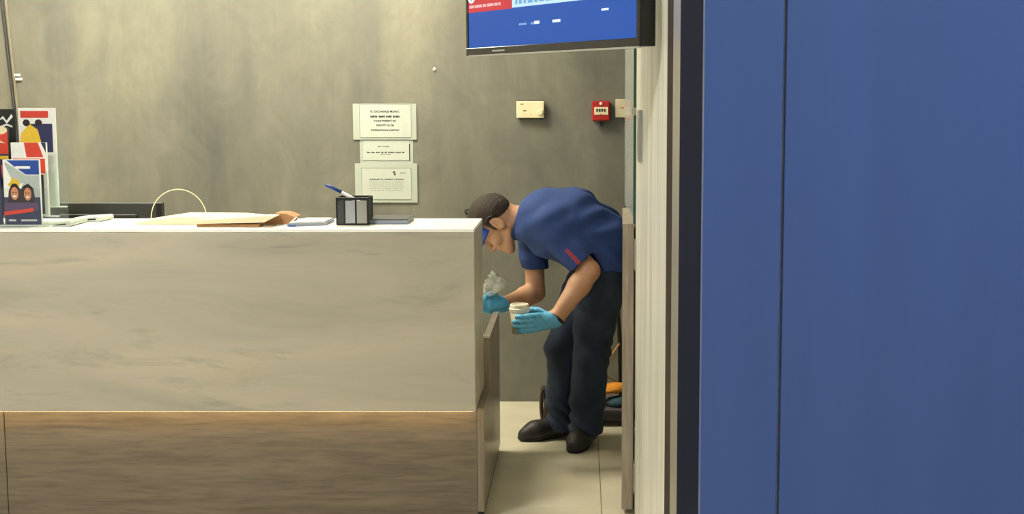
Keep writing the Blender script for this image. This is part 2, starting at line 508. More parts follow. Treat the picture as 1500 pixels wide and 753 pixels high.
on_screen('white_banner', 0.303, TW - 0.02, 0.138, 0.168, emc('screen_pale', 205, 240, 252, 1.0))
on_screen('purple_band', 0.303, TW - 0.02, 0.1685, 0.30, emc('screen_purple', 120, 80, 170, 1.0))
lt = emc('screen_text_blue', 120, 176, 222, 1.0)
px = 0.325
for w in (0.012, 0.02, 0.016, 0.03, 0.02, 0.028, 0.036, 0.018, 0.03, 0.026):
    on_screen('caption', px, px + w, 0.147, 0.160, lt, 0.0012); px += w + 0.009
pk = emc('screen_pink', 246, 190, 190, 1.0)
px = 0.022
for w in (0.03, 0.05, 0.02, 0.045, 0.022, 0.012):
    on_screen('caption', px, px + w, 0.150, 0.159, pk, 0.0012); px += w + 0.006
lg = MB().lathe([(0.030, 0.0018), (0.030, 0.0034)], (0.036, 0, 0.195), 20, 'y').build('logo_disc', Ew, scr); lg.matrix_parent_inverse = Matrix.Identity(4)
lg = MB().prism([(0.030, 0.222), (0.050, 0.215), (0.052, 0.195), (0.036, 0.172), (0.042, 0.195)], 'y', 0.0010, 0.0017).build('logo_swoosh', emc('screen_navy', 24, 60, 140, 1.0), scr); lg.matrix_parent_inverse = Matrix.Identity(4)
for x0, x1, z0, z1, m in ((0.345, 0.392, 0.083, 0.089, lt), (0.418, 0.438, 0.083, 0.089, lt), (0.438, 0.468, 0.083, 0.092, Ew), (0.545, 0.588, 0.083, 0.091, Ew), (0.808, 0.842, 0.103, 0.109, Ew)):
    on_screen('caption', x0, x1, z0, z1, m, 0.0012)
MB().box(0.18, 0.26, -0.0006, 0.0008, 0.009, 0.014).build('maker_plate', M['silver'], tv)
MB().box(0.34, 0.66, 0.052, 0.08, 0.16, 0.42, 0.005).build('mount_plate', M['darkgrey'], tv)
MB().tube([(0.5, 0.07, 0.29), (0.62, 0.20, 0.29), (0.60, 0.315, 0.29)], 0.014).build('mount_arm', M['darkgrey'], tv)

# ------------------------------------------------------------------ things on the back wall
WY = 7.28
def notice(x0, x1, z0, z1, y, label, border, lines, extra=None, text=None):
    t = empty('notice', ((x0 + x1) / 2, y, z0), label, 'notice', 'paper notices taped to the back wall')
    MB().box(x0, x1, y - 0.0018, y, z0, z1, 0.0006, 1).build('sleeve', M['sleeve'], t)
    bx0, bx1, bz0, bz1 = border
    sh = MB().box(bx0, bx1, y - 0.0028, y - 0.0019, bz0, bz1).build('sheet', M['paper'], t)
    w = 0.0016
    b = MB()
    b.box(bx0, bx1, y - 0.0034, y - 0.0029, bz1 - w, bz1).box(bx0, bx1, y - 0.0034, y - 0.0029, bz0, bz0 + w * 1.6).box(bx0, bx0 + w, y - 0.0034, y - 0.0029, bz0, bz1).box(bx1 - w, bx1, y - 0.0034, y - 0.0029, bz0, bz1)
    b.build('border', M['inklight'], sh)
    for (cx, cz, words, h, mat) in lines:
        tot = sum(words) + 0.006 * (len(words) - 1)
        p = MB(); q = cx - tot / 2
        for wd in words:
            # each word is a row of small strokes, as far as the photograph resolves
            n = max(1, int(wd / 0.007))
            st = wd / n
            for k in range(n):
                p.box(q + k * st + 0.0008, q + (k + 1) * st - 0.0008, y - 0.0034, y - 0.0029, cz - h / 2, cz + h / 2 - (0.0015 if k % 3 == 1 else 0))
            q += wd + 0.006
        p.build('print', mat, sh)
    for (cx, cz, s, size, mat) in (text or []):
        cu = bpy.data.curves.new('print', 'FONT')
        cu.body = s; cu.size = size; cu.align_x = 'CENTER'; cu.align_y = 'CENTER'; cu.extrude = 0.0003; cu.offset = 0.0003
        tmp = bpy.data.objects.new('print_tmp', cu)
        COL.objects.link(tmp)
        bpy.context.view_layer.update()
        dg = bpy.context.evaluated_depsgraph_get()
        me = bpy.data.meshes.new_from_object(tmp.evaluated_get(dg))
        bpy.data.objects.remove(tmp)
        me.transform(Matrix.Translation((cx, y - 0.0032, cz)) @ Matrix.Rotation(math.radians(90), 4, 'X'))
        me.materials.clear()
        link('print', me, mat, sh)
    if extra:
        extra(t, sh, y)
    return t
I, IL = M['ink'], M['inklight']
def smudge(t, sh, y):
    MB().prism([(-1.000, 1.245), (-0.990, 1.252), (-0.984, 1.244), (-0.994, 1.240)], 'y', y - 0.0036, y - 0.0029).build('emblem', I, sh)
    MB().prism([(-0.992, 1.238), (-0.981, 1.240), (-0.984, 1.228), (-0.994, 1.231)], 'y', y - 0.0036, y - 0.0029).build('emblem', I, sh)
notice(-1.172, -0.889, 1.285, 1.424, WY - 0.0005, 'small middle white notice between the two larger taped notices', (-1.160, -0.905, 1.306, 1.418),
       [(-1.045, 1.382, [.02, .035], .006, IL), (-1.035, 1.350, [.018, .018, .022, .012, .012, .035, .028, .012], .006, I), (-1.035, 1.340, [.022, .024], .005, IL)],
       extra=lambda t, sh, y: MB().box(-0.911, -0.905, y - 0.0036, y - 0.0029, 1.306, 1.395).build('dark_edge', I, sh))  # dark strip down the right edge of the sheet
notice(-1.205, -0.868, 1.418, 1.608, WY - 0.0062, 'top white notice with five lines of print taped to the grey wall', (-1.170, -0.896, 1.428, 1.604),
       [(-1.035, 1.540, [.038, .034, .030, .036], .011, I)],
       text=[(-1.035, 1.566, 'TO EXCHANGE MONEY,', 0.0145, I), (-1.035, 1.517, 'PLEASE PRESENT AN', 0.0130, I), (-1.035, 1.493, 'IDENTITY ID OR', 0.0128, I), (-1.035, 1.468, 'INTERNATIONAL PASSPORT', 0.0118, I)])
notice(-1.200, -0.868, 1.083, 1.292, WY - 0.0062, 'bottom white notice with a small dark emblem and faint paragraph', (-1.165, -0.900, 1.098, 1.268),
       [(-0.945, 1.241, [.030], .006, IL), (-1.032, 1.208, [.055, .014, .045, .05], .006, I), (-1.032, 1.193, [.05, .06, .07], .003, IL), (-1.032, 1.182, [.08, .03, .06], .003, IL),
        (-1.032, 1.171, [.04, .05, .075], .003, IL), (-1.032, 1.160, [.06, .05, .06], .003, IL), (-1.032, 1.149, [.07, .09], .003, IL)], extra=smudge)

th = empty('wall_control_box', (-0.264, WY, 1.53), 'cream control box with small dial on the grey wall', 'control box')
MB().box(-0.332, -0.195, WY - 0.008, WY - 0.0005, 1.527, 1.626, 0.002).build('back_plate', M['darktrim'], th)
MB().box(-0.337, -0.190, WY - 0.034, WY - 0.0085, 1.532, 1.622, 0.005).build('cover', M['cream'], th)
MB().lathe([(0.016, 0), (0.016, -0.006), (0.013, -0.010)], (-0.212, WY - 0.0345, 1.562), 20, 'y').build('dial', M['cream'], th)
MB().box(-0.316, -0.300, WY - 0.0352, WY - 0.0338, 1.604, 1.608).build('mark', M['ink'], th)
MB().box(-0.302, -0.284, WY - 0.0352, WY - 0.0338, 1.569, 1.574).build('mark', M['ink'], th)
MB().box(-0.312, -0.288, WY - 0.0352, WY - 0.0338, 1.549, 1.553).build('mark', M['beige'], th)
MB().box(-0.270, -0.254, WY - 0.0352, WY - 0.0338, 1.549, 1.554).build('mark', M['beige'], th)
for x in (-0.315, -0.205):
    MB().box(x - 0.008, x + 0.008, WY - 0.02, WY - 0.002, 1.5245, 1.5315).build('foot', M['black'], th)

fa = empty('fire_alarm_point', (0.109, WY, 1.52), 'red manual fire alarm box with pale window on the grey wall', 'fire alarm')
MB().box(0.062, 0.156, WY - 0.045, WY - 0.0005, 1.518, 1.622, 0.007, 3).build('housing', M['red'], fa)
MB().box(0.073, 0.147, WY - 0.0475, WY - 0.0445, 1.550, 1.590, 0.001).build('window', M['cream'], fa)
for k in range(4):
    MB().box(0.084 + k * 0.0135, 0.093 + k * 0.0135, WY - 0.049, WY - 0.0474, 1.566, 1.581).build('letter', M['ink'], fa)
MB().prism([(0.104, 1.550), (0.114, 1.550), (0.109, 1.556)], 'y', WY - 0.049, WY - 0.0474).build('arrow', M['red'], fa)
MB().lathe([(0.008, 0), (0.008, -0.003), (0.004, -0.006)], (0.109, WY - 0.045, 1.608), 16, 'y').build('indicator_lamp', M['white'], fa)
MB().box(0.106, 0.113, WY - 0.03, WY - 0.004, 1.488, 1.518, 0.001).build('test_key', M['black'], fa)
bp = empty('blank_wall_box', (0.222, WY, 1.535), 'small beige blank box beside the red fire alarm', 'wall box')
MB().box(0.186, 0.262, WY - 0.022, WY - 0.0005, 1.535, 1.632, 0.003).build('cover', M['beige'], bp)
MB().box(0.216, 0.230, WY - 0.0232, WY - 0.0215, 1.583, 1.590).build('mark', M['brown'], bp)

def fixing(x, z, lab, mat, r=0.009):
    t = empty('wall_fixing', (x, WY, z), lab, 'wall fixing')
    MB().lathe([(r, -0.0005), (r, -0.004), (r * .5, -0.007)], (x, WY, z), 14, 'y').build('cap', mat, t)
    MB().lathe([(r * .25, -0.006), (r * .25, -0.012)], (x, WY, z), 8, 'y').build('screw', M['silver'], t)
fixing(-0.770, 1.789, 'tiny white fixing on the wall under the television corner', M['white'], 0.009)
fixing(-0.603, 1.034, 'tiny black fixing with bright screw just left of the man\'s hair', M['black'], 0.016)  # added disc with bright pin, stands in for a glint
for zz, xx, lab in ((1.758, -2.975, 'upper of two tiny pale clips beside the wall cable'), (1.737, -2.966, 'lower of two tiny pale clips beside the wall cable')):
    tag(MB().box(xx - 0.018, xx + 0.018, WY - 0.012, WY - 0.0005, zz - 0.007, zz + 0.007, 0.003).build('cable_clip', M['white']), lab, 'clip')
cb = empty('wall_cable', (-3.0, WY, 1.2), 'thin dark cable with pale trunking running down the wall at far left', 'cable')
MB().tube([(-3.062, WY - 0.008, 2.94), (-3.034, WY - 0.008, 2.12), (-2.992, WY - 0.008, 1.50), (-2.975, WY - 0.008, 0.9)], 0.0075).build('dark_cable', M['darkgrey'], cb)
MB().tube([(-3.040, WY - 0.008, 2.94), (-3.014, WY - 0.008, 2.12), (-2.976, WY - 0.008, 1.50), (-2.958, WY - 0.008, 0.9)], 0.0075).build('pale_trunking', M['trunk'], cb)

# ------------------------------------------------------------------ on the counter
rack = empty('brochure_rack', (-2.21, 5.32, CH), 'clear acrylic three tier brochure rack on the counter', 'brochure rack')
tiers = [(5.205, 1.158, 1.30), (5.29, 1.185, 1.36), (5.375, 1.215, 1.42)]
MB().box(-2.40, -2.045, 5.19, 5.41, CH + 0.0005, CH + 0.005).build('base', M['acrylic'], rack)
for (y, z0, z1) in tiers:
    MB().box(-2.395, -2.035, y, y + 0.0025, z0, z1).build('pocket_front', M['acrylic'], rack)
    MB().box(-2.395, -2.035, y + 0.0026, y + 0.034, z0 - 0.004, z0).build('pocket_floor', M['acrylic_edge'], rack)
for x in (-2.398, -2.2085, -2.0345):
    MB().prism([(5.195, 1.156), (5.405, 1.156), (5.412, 1.44), (5.375, 1.44), (5.205, 1.30)], 'x', x, x + 0.0025).build('side', M['acrylic'], rack)
MB().box(-2.395, -2.035, 5.408, 5.411, 1.156, 1.50).build('back', M['acrylic'], rack)

def brochure(x0, x1, y, z0, z1, thick, label, base, prints, spine=None):
    t = empty('brochure', ((x0 + x1) / 2, y, z0), label, 'brochure', 'brochures in the acrylic rack')
    MB().box(x0, x1, y, y + thick, z0, z1, 0.0008, 1).build('cover', base, t)
    w, h = x1 - x0, z1 - z0
    for k, (nm, pts, mat) in enumerate(prints):
        d = 0.0004 * (k + 1)
        MB().prism([(x0 + u * w, z0 + v * h) for u, v in pts], 'y', y - d, y - d + 0.0004).build(nm, mat, t)
    return t
def R(u0, u1, v0, v1): return [(u0, v0), (u1, v0), (u1, v1), (u0, v1)]
def O(cu, cv, ru, rv, n=14): return [(cu + ru * math.cos(2 * math.pi * k / n), cv + rv * math.sin(2 * math.pi * k / n)) for k in range(n)]
def pm(nm, r, g, b): return plain('print_' + nm, rgb(r, g, b), 0.45, var=0.05, scale=60)
PR = dict(red=pm('red', 204, 62, 44), blue=pm('blue', 34, 72, 150), navy=pm('navy', 40, 44, 84), white=pm('white', 228, 230, 224), yellow=pm('yellow', 228, 190, 54), gold=pm('gold', 214, 180, 50),
          black=pm('black', 32, 36, 30), skin=pm('skin', 206, 130, 92), hair=pm('hair', 34, 22, 20), pink=pm('pink', 190, 92, 96), purple=pm('purple', 84, 64, 96), grey=pm('grey', 170, 180, 176), cream=pm('cream', 226, 214, 170))
brochure(-2.204, -2.060, 5.380, 1.217, 1.602, 0.012, 'white brochure with red title bar and yellow bag picture, back tier of the rack', PR['white'],
         [('title_bar', R(.06, .82, .90, .97), PR['red']), ('picture', R(.22, .92, .55, .84), PR['navy']), ('picture', [(.0, .52), (.72, .46), (.52, .78), (.30, .84), (.06, .74)], PR['yellow']), ('picture', O(.22, .85, .1, .035), PR['hair']), ('picture', O(.55, .85, .1, .035), PR['hair']), ('picture', R(.08, .55, .30, .45), PR['red'])])
brochure(-2.204, -2.068, 5.296, 1.187, 1.470, 0.016, 'red and white brochure behind the flag cover, middle tier of the rack', PR['white'],
         [('picture', [(.38, 1.0), (.78, 1.0), (.92, .80), (.44, .80)], PR['red']), ('red_band', R(.04, .96, .58, .78), PR['red']), ('picture', R(.04, .90, .02, .56), PR['navy']), ('picture', [(.86, 1), (1, 1), (1, .86)], PR['navy'])])
brochure(-2.203, -2.064, 5.212, 1.160, 1.408, 0.014, 'brochure with two smiling faces and a flag, front tier of the rack', PR['white'],
         [('blue_heading', [(.10, .99), (.99, .99), (.99, .77), (.62, .77), (.30, .90)], PR['blue']), ('heading_text', R(.35, .75, .86, .90), PR['white']), ('flag_field', [(.03, .40), (.99, .40), (.99, .76), (.62, .76), (.06, .97)], PR['grey']), ('flag_white', [(.03, .40), (.03, .95), (.30, .62), (.55, .64), (.32, .40)], PR['white']),
          ('flag_sun', [(.12, .62), (.20, .66), (.24, .74), (.32, .69), (.42, .70), (.45, .60), (.20, .56)], PR['gold']),
          ('picture', R(.0, 1.0, .0, .42), PR['navy']), ('picture', [(.10, .30), (.14, .52), (.24, .63), (.36, .63), (.47, .54), (.56, .60), (.68, .63), (.82, .56), (.88, .30)], PR['hair']), ('picture', O(.30, .48, .105, .10), PR['skin']), ('picture', O(.66, .47, .100, .10), PR['skin']), ('picture', O(.30, .435, .055, .016), PR['white']), ('picture', O(.66, .425, .05, .016), PR['white']), ('picture', O(.26, .495, .022, .01), PR['hair']), ('picture', O(.345, .495, .022, .01), PR['hair']), ('picture', O(.62, .485, .022, .01), PR['hair']), ('picture', O(.70, .485, .022, .01), PR['hair']),
          ('picture', R(.02, .95, .21, .34), PR['purple']), ('picture', [(.0, .14), (.80, .20), (.82, .26), (.60, .24), (.0, .20)], PR['red']), ('footer_text', R(.12, .32, .05, .08), PR['grey']), ('footer_text', R(.46, .90, .05, .08), PR['grey'])])
brochure(-2.385, -2.216, 5.380, 1.217, 1.598, 0.010, 'black brochure with white script at the far left of the rack', PR['black'],
         [('script', [(.60, .88), (.72, .93), (.80, .88), (.92, .95), (.95, .92), (.80, .85), (.72, .90)], PR['white']), ('script', [(.60, .82), (.80, .85), (.93, .83), (.93, .81), (.80, .83), (.60, .80)], PR['white'])])
brochure(-2.380, -2.214, 5.296, 1.187, 1.528, 0.014, 'red and pink brochure left of the flag cover, middle tier', PR['navy'],
         [('picture', R(.0, 1, .70, .96), PR['red']), ('picture', O(.80, .97, .2, .05), PR['cream']), ('script', [(.2, .80), (.8, .86), (.95, .82), (.8, .83), (.2, .77)], PR['cream']), ('picture', R(.0, 1, .64, .68), PR['gold']), ('picture', O(.70, .50, .26, .09), PR['pink'])])
brochure(-2.380, -2.214, 5.212, 1.160, 1.404, 0.012, 'dark blue and purple brochure at the front left of the rack', PR['navy'],
         [('picture', R(.0, .98, .55, .96), PR['purple']), ('picture', O(.7, .35, .2, .12), PR['grey'])])

def leaflet(name, x0, x1, y0, y1, z0, h, label, mat, bend=0.0, rot=0.0, cat='leaflet', group=None):
    """folded leaflet: two leaves joined by a rounded fold on its right side, seen from the front"""
    t = empty(name, ((x0 + x1) / 2, (y0 + y1) / 2, z0), label, cat, group, rotz=rot)
    cx, cy = (x0 + x1) / 2, (y0 + y1) / 2
    n = 8
    prof = [(x0 - cx, 0.0), (x1 - cx - h / 2, 0.0)]
    prof += [(x1 - cx - h / 2 + h / 2 * math.sin(a), h / 2 - h / 2 * math.cos(a)) for a in [math.pi * k / n for k in range(1, n)]]
    prof += [(x1 - cx - h / 2, h)]
    prof += [(x0 - cx, h * 0.55 + bend), (x0 - cx, h * .40 + bend), (x1 - cx - h, h * .62), (x1 - cx - h, h * .35), (x0 - cx, h * .18)]
    m = MB().prism(prof, 'y', y0 - cy, y1 - cy)
    o = m.build('leaves', mat, None)
    o.parent = t
    return t
leaflet('folded_leaflet', -2.030, -1.955, 5.22, 5.40, CH + 0.001, 0.019, 'pale folded leaflet lying beside the brochure rack', M['sleeve'], 0.0, 0.0, group='folded leaflets by the rack')
leaflet('folded_leaflet', -2.025, -1.905, 5.42, 5.55, CH + 0.001, 0.020, 'second pale folded leaflet, further back beside the monitor', M['paper'], 0.002, -0.06, group='folded leaflets by the rack')

env = empty('cream_envelope', (-1.50, 5.38, CH), 'large cream envelope lying on the white counter, flap to the left', 'envelope')
MB().prism([(-1.735, CH + .001), (-1.26, CH + .001), (-1.26, CH + .020), (-1.35, CH + .028), (-1.58, CH + .030), (-1.66, CH + .018), (-1.735, CH + .004)], 'y', 5.30, 5.52).build('body', M['manila'], env)
MB().prism([(-1.735, CH + .0042), (-1.66, CH + .0185), (-1.655, CH + .020), (-1.74, CH + .006)], 'y', 5.32, 5.50).build('flap', M['manila'], env)
env2 = empty('cream_envelope', (-1.33, 5.30, CH), 'flatter cream envelope in front, over a dark sheet', 'envelope')
MB().prism([(-1.475, CH + .012), (-1.21, CH + .018), (-1.17, CH + .040), (-1.20, CH + .042), (-1.475, CH + .026)], 'y', 5.20, 5.295).build('body', M['manila'], env2)
MB().box(-1.47, -1.23, 5.21, 5.29, CH + .001, CH + .0115).build('dark_sheet', M['brown'], env2)
fol = empty('brown_paper_folder', (-1.19, 5.34, CH), 'brown folded paper wedge at the right end of the envelopes', 'folder')
MB().prism([(-1.255, CH + .001), (-1.135, CH + .001), (-1.112, CH + .030), (-1.150, CH + .044), (-1.19, CH + .045)], 'y', 5.30, 5.42).build('fold', M['brown'], fol)
MB().prism([(-1.18, CH + .0005), (-1.132, CH + .0005), (-1.10, CH + .031), (-1.107, CH + .031), (-1.138, CH + .004), (-1.18, CH + .003)], 'y', 5.285, 5.298).build('white_edge', M['white'], fol)
sh = empty('printed_sheet', (-1.06, 5.38, CH), 'white sheet with blue print left of the black pen cup', 'paper sheet')
MB().prism([(-1.125, 5.22), (-0.985, 5.27), (-0.985, 5.45), (-1.10, 5.45)], 'z', CH + .0005, CH + .012).build('sheets', M['bluegrey'], sh)
MB().prism([(-1.12, 5.24), (-0.99, 5.285), (-0.99, 5.44), (-1.095, 5.44)], 'z', CH + .0122, CH + .016).build('top_sheet', M['white'], sh)
MB().prism([(-1.118, 5.212), (-1.098, 5.212), (-1.092, 5.219), (-1.112, 5.219)], 'z', CH + .001, CH + .006).build('blue_print', PR['blue'], sh)

pc = empty('pen_cup', (-0.886, 5.34, CH), 'square black and silver pen cup on the white counter', 'pen cup')
a0, a1, b0, b1, zt = -0.948, -0.822, 5.28, 5.40, CH + 0.108
q = MB()
q.box(a0, a1, b0, b1, CH + .0005, CH + .008, .002)
q.box(a0, a1, b0, b0 + .004, zt - .010, zt, .001).box(a0, a1, b1 - .004, b1, zt - .010, zt, .001).box(a0, a0 + .004, b0, b1, zt - .010, zt, .001).box(a1 - .004, a1, b0, b1, zt - .010, zt, .001)
for x in (a0, a0 + .030, a1 - .052, a1 - .006):
    q.box(x, x + .007, b0 - .0012, b0 + .003, CH + .006, zt, .001)
for x in (a0, a1 - .006):
    q.box(x, x + .006, b1 - .003, b1 + .001, CH + .006, zt, .001)
q.build('frame', M['black'], pc)
q = MB(); q.box(a0 + .001, a0 + .003, b0, b1, CH + .008, zt - .01).box(a1 - .003, a1 - .001, b0, b1, CH + .008, zt - .01).box(a0, a1, b1 - .003, b1 - .001, CH + .008, zt - .01)
q.build('mesh_wall', M['darkgrey'], pc)
MB().box(a0 + .036, a1 - .052, b0, b0 + .002, CH + .008, zt - .012).build('silver_panel', M['silver'], pc)
MB().box(a0 + .006, a0 + .032, b0, b0 + .002, CH + .008, zt - .012).build('grey_panel', M['darkgrey'], pc)
MB().box(a1 - .046, a1 - .004, b0, b0 + .002, CH + .008, zt - .012).build('grey_panel', M['steel'], pc)
pen = empty('pen', (-0.90, 5.34, CH + .1), 'blue pen with pale grip leaning out of the cup', 'pen')
MB().tube([(-0.998, 5.34, 1.302), (-0.975, 5.34, 1.294), (-0.935, 5.34, 1.274)], [.005, .0072, .0066]).build('barrel', PR['blue'], pen, True)
MB().tube([(-0.935, 5.34, 1.274), (-0.895, 5.34, 1.252), (-0.868, 5.34, 1.236), (-0.850, 5.34, 1.226)], [.0064, .0075, .0085, .003]).build('grip', M['white'], pen, True)
bk = empty('grey_booklet', (-0.755, 5.42, CH), 'thin blue grey booklet right of the black pen cup', 'booklet')
MB().box(-0.832, -0.675, 5.32, 5.52, CH + .0005, CH + .004, .0008, 1).build('cover', M['bluegrey'], bk)
MB().box(-0.829, -0.678, 5.322, 5.518, CH + .0042, CH + .016).build('pages', M['bluegrey'], bk)
MB().box(-0.832, -0.675, 5.32, 5.52, CH + .0162, CH + .020, .0008, 1).build('cover', M['darkgrey'], bk)
hp = empty('wire_hoop', (-1.634, 5.50, CH), 'thin white wire hoop arching over the counter behind the envelope', 'wire hoop')
MB().tube([(-1.634 + .113 * math.cos(a), 5.54, CH + .004 + .118 * math.sin(a)) for a in [math.pi * k / 36 for k in range(37)]], 0.0019, 8).build('wire', M['cream'], hp, True)
for x in (-1.747, -1.521):
    MB().lathe([(.006, 0), (.006, .004)], (x, 5.54, CH + .0005), 12).build('foot', M['cream'], hp)

mo = empty('monitor', (-2.03, 5.88, 0.581), 'dark monitor seen from behind, standing behind the counter ledge', 'monitor')
MB().box(-2.33, -1.800, 5.86, 5.885, 0.80, 1.192, 0.006).build('shell', M['darkgrey'], mo)
MB().box(-2.33, -1.800, 5.8855, 5.895, 0.80, 1.192, 0.003).build('bezel', M['black'], mo)
MB().box(-1.822, -1.7995, 5.852, 5.8595, 0.80, 1.19).build('edge', M['black'], mo)
MB().box(-2.24, -1.90, 5.835, 5.8595, 0.86, 1.145, 0.01).build('rear_bulge', M['black'], mo)
MB().box(-2.09, -2.03, 5.84, 5.86, 0.595, 0.86, 0.004).build('stand', M['black'], mo)
MB().box(-2.17, -1.95, 5.76, 5.98, 0.5815, 0.595, 0.004).build('foot', M['black'], mo)

# ------------------------------------------------------------------ cart behind the man
ca = empty('trolley', (0.06, 6.88, 0), 'low dark trolley standing behind the bent man', 'trolley')
MB().box(-0.17, 0.30, 6.70, 7.10, 0.034, 0.072, 0.006).build('deck', M['darkpurple'], ca)
MB().box(-0.165, 0.295, 6.705, 7.095, 0.0725, 0.086, 0.003).build('tray', M['purple'], ca)
for x in (-0.13, 0.26):
    for y in (6.76, 7.04):
        MB().lathe([(.014, -.009), (.017, -.005), (.017, .005), (.014, .009)], (x, y, 0.0172), 16, 'x').build('wheel', M['black'], ca, True)
MB().tube([(0.215, 7.06, 0.08), (0.205, 7.06, 0.40), (0.195, 7.06, 0.56), (0.23, 7.06, 0.60)], 0.012).build('handle', M['black'], ca, True)
MB().tube([(0.205, 6.98, 0.16), (0.10, 6.98, 0.22), (0.205, 7.05, 0.36)], 0.005).build('strap', M['brown'], ca, True)

# ------------------------------------------------------------------ implicit surfaces for soft things
class Field:
    def __init__(self, lo, hi, h):
        self.lo = np.array(lo, np.float32); self.h = h
        self.n = np.ceil((np.array(hi) - np.array(lo)) / h).astype(int) + 1
        self.v = np.full(self.n, 1.0, np.float32)
        self.ax = [self.lo[i] + h * np.arange(self.n[i], dtype=np.float32) for i in range(3)]
    def _sl(self, lo, hi):
        out = []
        for i in range(3):
            a = max(0, int((lo[i] - self.lo[i]) / self.h)); b = min(self.n[i], int((hi[i] - self.lo[i]) / self.h) + 2)
            if b <= a: return None
            out.append(slice(a, b))
        return tuple(out)
    def _grid(self, sl):
        return (self.ax[0][sl[0]][:, None, None], self.ax[1][sl[1]][None, :, None], self.ax[2][sl[2]][None, None, :])
    def _put(self, sl, d, k, sub, cuts):
        X, Y, Z = self._grid(sl)
        for (c, n) in (cuts or []):
            n = np.array(n, np.float32); n = n / np.linalg.norm(n)
            d = np.maximum(d, (X - c[0]) * n[0] + (Y - c[1]) * n[1] + (Z - c[2]) * n[2])
        a = self.v[sl]
        if sub:
            d = -d
            h = np.maximum(k - np.abs(a - d), 0) / max(k, 1e-6)
            self.v[sl] = np.maximum(a, d) + h * h * k * 0.25
        else:
            h = np.maximum(k - np.abs(a - d), 0) / max(k, 1e-6)
            self.v[sl] = np.minimum(a, d) - h * h * k * 0.25
    def cone(self, a, b, ra, rb, k=0.02, sub=False, cuts=None):
        a = np.array(a, np.float32); b = np.array(b, np.float32)
        m = max(ra, rb) + k + 0.03
        sl = self._sl(np.minimum(a, b) - m, np.maximum(a, b) + m)
        if sl is None: return self
        X, Y, Z = self._grid(sl)
        ab = b - a; L = max(float(ab @ ab), 1e-9)
        t = np.clip(((X - a[0]) * ab[0] + (Y - a[1]) * ab[1] + (Z - a[2]) * ab[2]) / L, 0, 1)
        d = np.sqrt((X - a[0] - t * ab[0]) ** 2 + (Y - a[1] - t * ab[1]) ** 2 + (Z - a[2] - t * ab[2]) ** 2) - (ra + (rb - ra) * t)
        self._put(sl, d.astype(np.float32), k, sub, cuts)
        return self
    def chain(self, pts, rs, k=0.02, **kw):
        for i in range(len(pts) - 1):
            self.cone(pts[i], pts[i + 1], rs[i], rs[i + 1], k, **kw)
        return self
    def ell(self, c, r, frame=None, k=0.02, sub=False, cuts=None):
        c = np.array(c, np.float32); r = np.array(r, np.float32)
        if frame is None: frame = np.eye(3, dtype=np.float32)
        m = float(r.max()) + k + 0.03
        sl = self._sl(c - m, c + m)
        if sl is None: return self
        X, Y, Z = self._grid(sl)
        q = [((X - c[0]) * f[0] + (Y - c[1]) * f[1] + (Z - c[2]) * f[2]) for f in frame]
        k0 = np.sqrt(sum((q[i] / r[i]) ** 2 for i in range(3)))
        k1 = np.sqrt(sum((q[i] / r[i] ** 2) ** 2 for i in range(3))) + 1e-6
        self._put(sl, (k0 * (k0 - 1) / k1).astype(np.float32), k, sub, cuts)
        return self
    def displace(self, fn):
        X, Y, Z = self._grid((slice(None),) * 3)
        m = np.abs(self.v) < 0.05
        self.v = np.where(m, self.v + fn(X, Y, Z), self.v).astype(np.float32)
        return self
    def cut(self, c, n):
        X, Y, Z = self._grid((slice(None),) * 3)
        n = np.array(n, np.float32); n = n / np.linalg.norm(n)
        self.v = np.maximum(self.v, ((X - c[0]) * n[0] + (Y - c[1]) * n[1] + (Z - c[2]) * n[2]).astype(np.float32))
        return self
    def mesh(self, name):
        """naive surface nets"""
        v = self.v
        ins = v < 0
        n = np.array(v.shape)
        c = n - 1
        acc = np.zeros(tuple(c) + (3,), np.float32); cnt = np.zeros(tuple(c), np.int32)
        corners = [(i, j, k) for i in (0, 1) for j in (0, 1) for k in (0, 1)]
        s8 = np.zeros(tuple(c), np.int32)
        for (i, j, k) in corners:
            s8 += ins[i:i + c[0], j:j + c[1], k:k + c[2]]
        active = (s8 > 0) & (s8 < 8)
        idx = np.argwhere(active)
        I0, J0, K0 = idx[:, 0], idx[:, 1], idx[:, 2]
        pos = np.zeros((len(idx), 3), np.float32); num = np.zeros(len(idx), np.float32)
        for ax in range(3):
            for (i, j, k) in corners:
                if (i, j, k)[ax]: continue
                e = [i, j, k]; e[ax] = 1
                va = v[I0 + i, J0 + j, K0 + k]; vb = v[I0 + e[0], J0 + e[1], K0 + e[2]]
                s = (va < 0) != (vb < 0)
                t = np.where(s, va / np.where(s, va - vb, 1), 0)
                p = np.zeros((len(idx), 3), np.float32)
                p[:, 0] = i; p[:, 1] = j; p[:, 2] = k
                p[:, ax] += t
                pos += p * s[:, None]; num += s
        pos = pos / num[:, None] + idx
        verts = self.lo + pos * self.h
        vid = np.full(tuple(c), -1, np.int32); vid[active] = np.arange(len(idx))
        faces = []
        for ax in range(3):
            u, w = [(1, 2), (2, 0), (0, 1)][ax]
            sa = [slice(1, -1)] * 3; sb = [slice(1, -1)] * 3
            sa[ax] = slice(0, -1); sb[ax] = slice(1, None)
            A = ins[tuple(sa)]; B = ins[tuple(sb)]
            ed = np.argwhere(A != B)
            if not len(ed): continue
            base = ed.copy(); base[:, u] += 1; base[:, w] += 1
            flip = ~A[ed[:, 0], ed[:, 1], ed[:, 2]]
            def cell(du, dw):
                q = base.copy(); q[:, u] -= du; q[:, w] -= dw
                return vid[q[:, 0], q[:, 1], q[:, 2]]
            f = np.stack([cell(1, 1), cell(0, 1), cell(0, 0), cell(1, 0)], 1)
            f[flip] = f[flip][:, ::-1]
            faces.append(f)
        faces = np.concatenate(faces)
        me = bpy.data.meshes.new(name)
        me.from_pydata(verts.tolist(), [], faces.tolist())
        me.update()
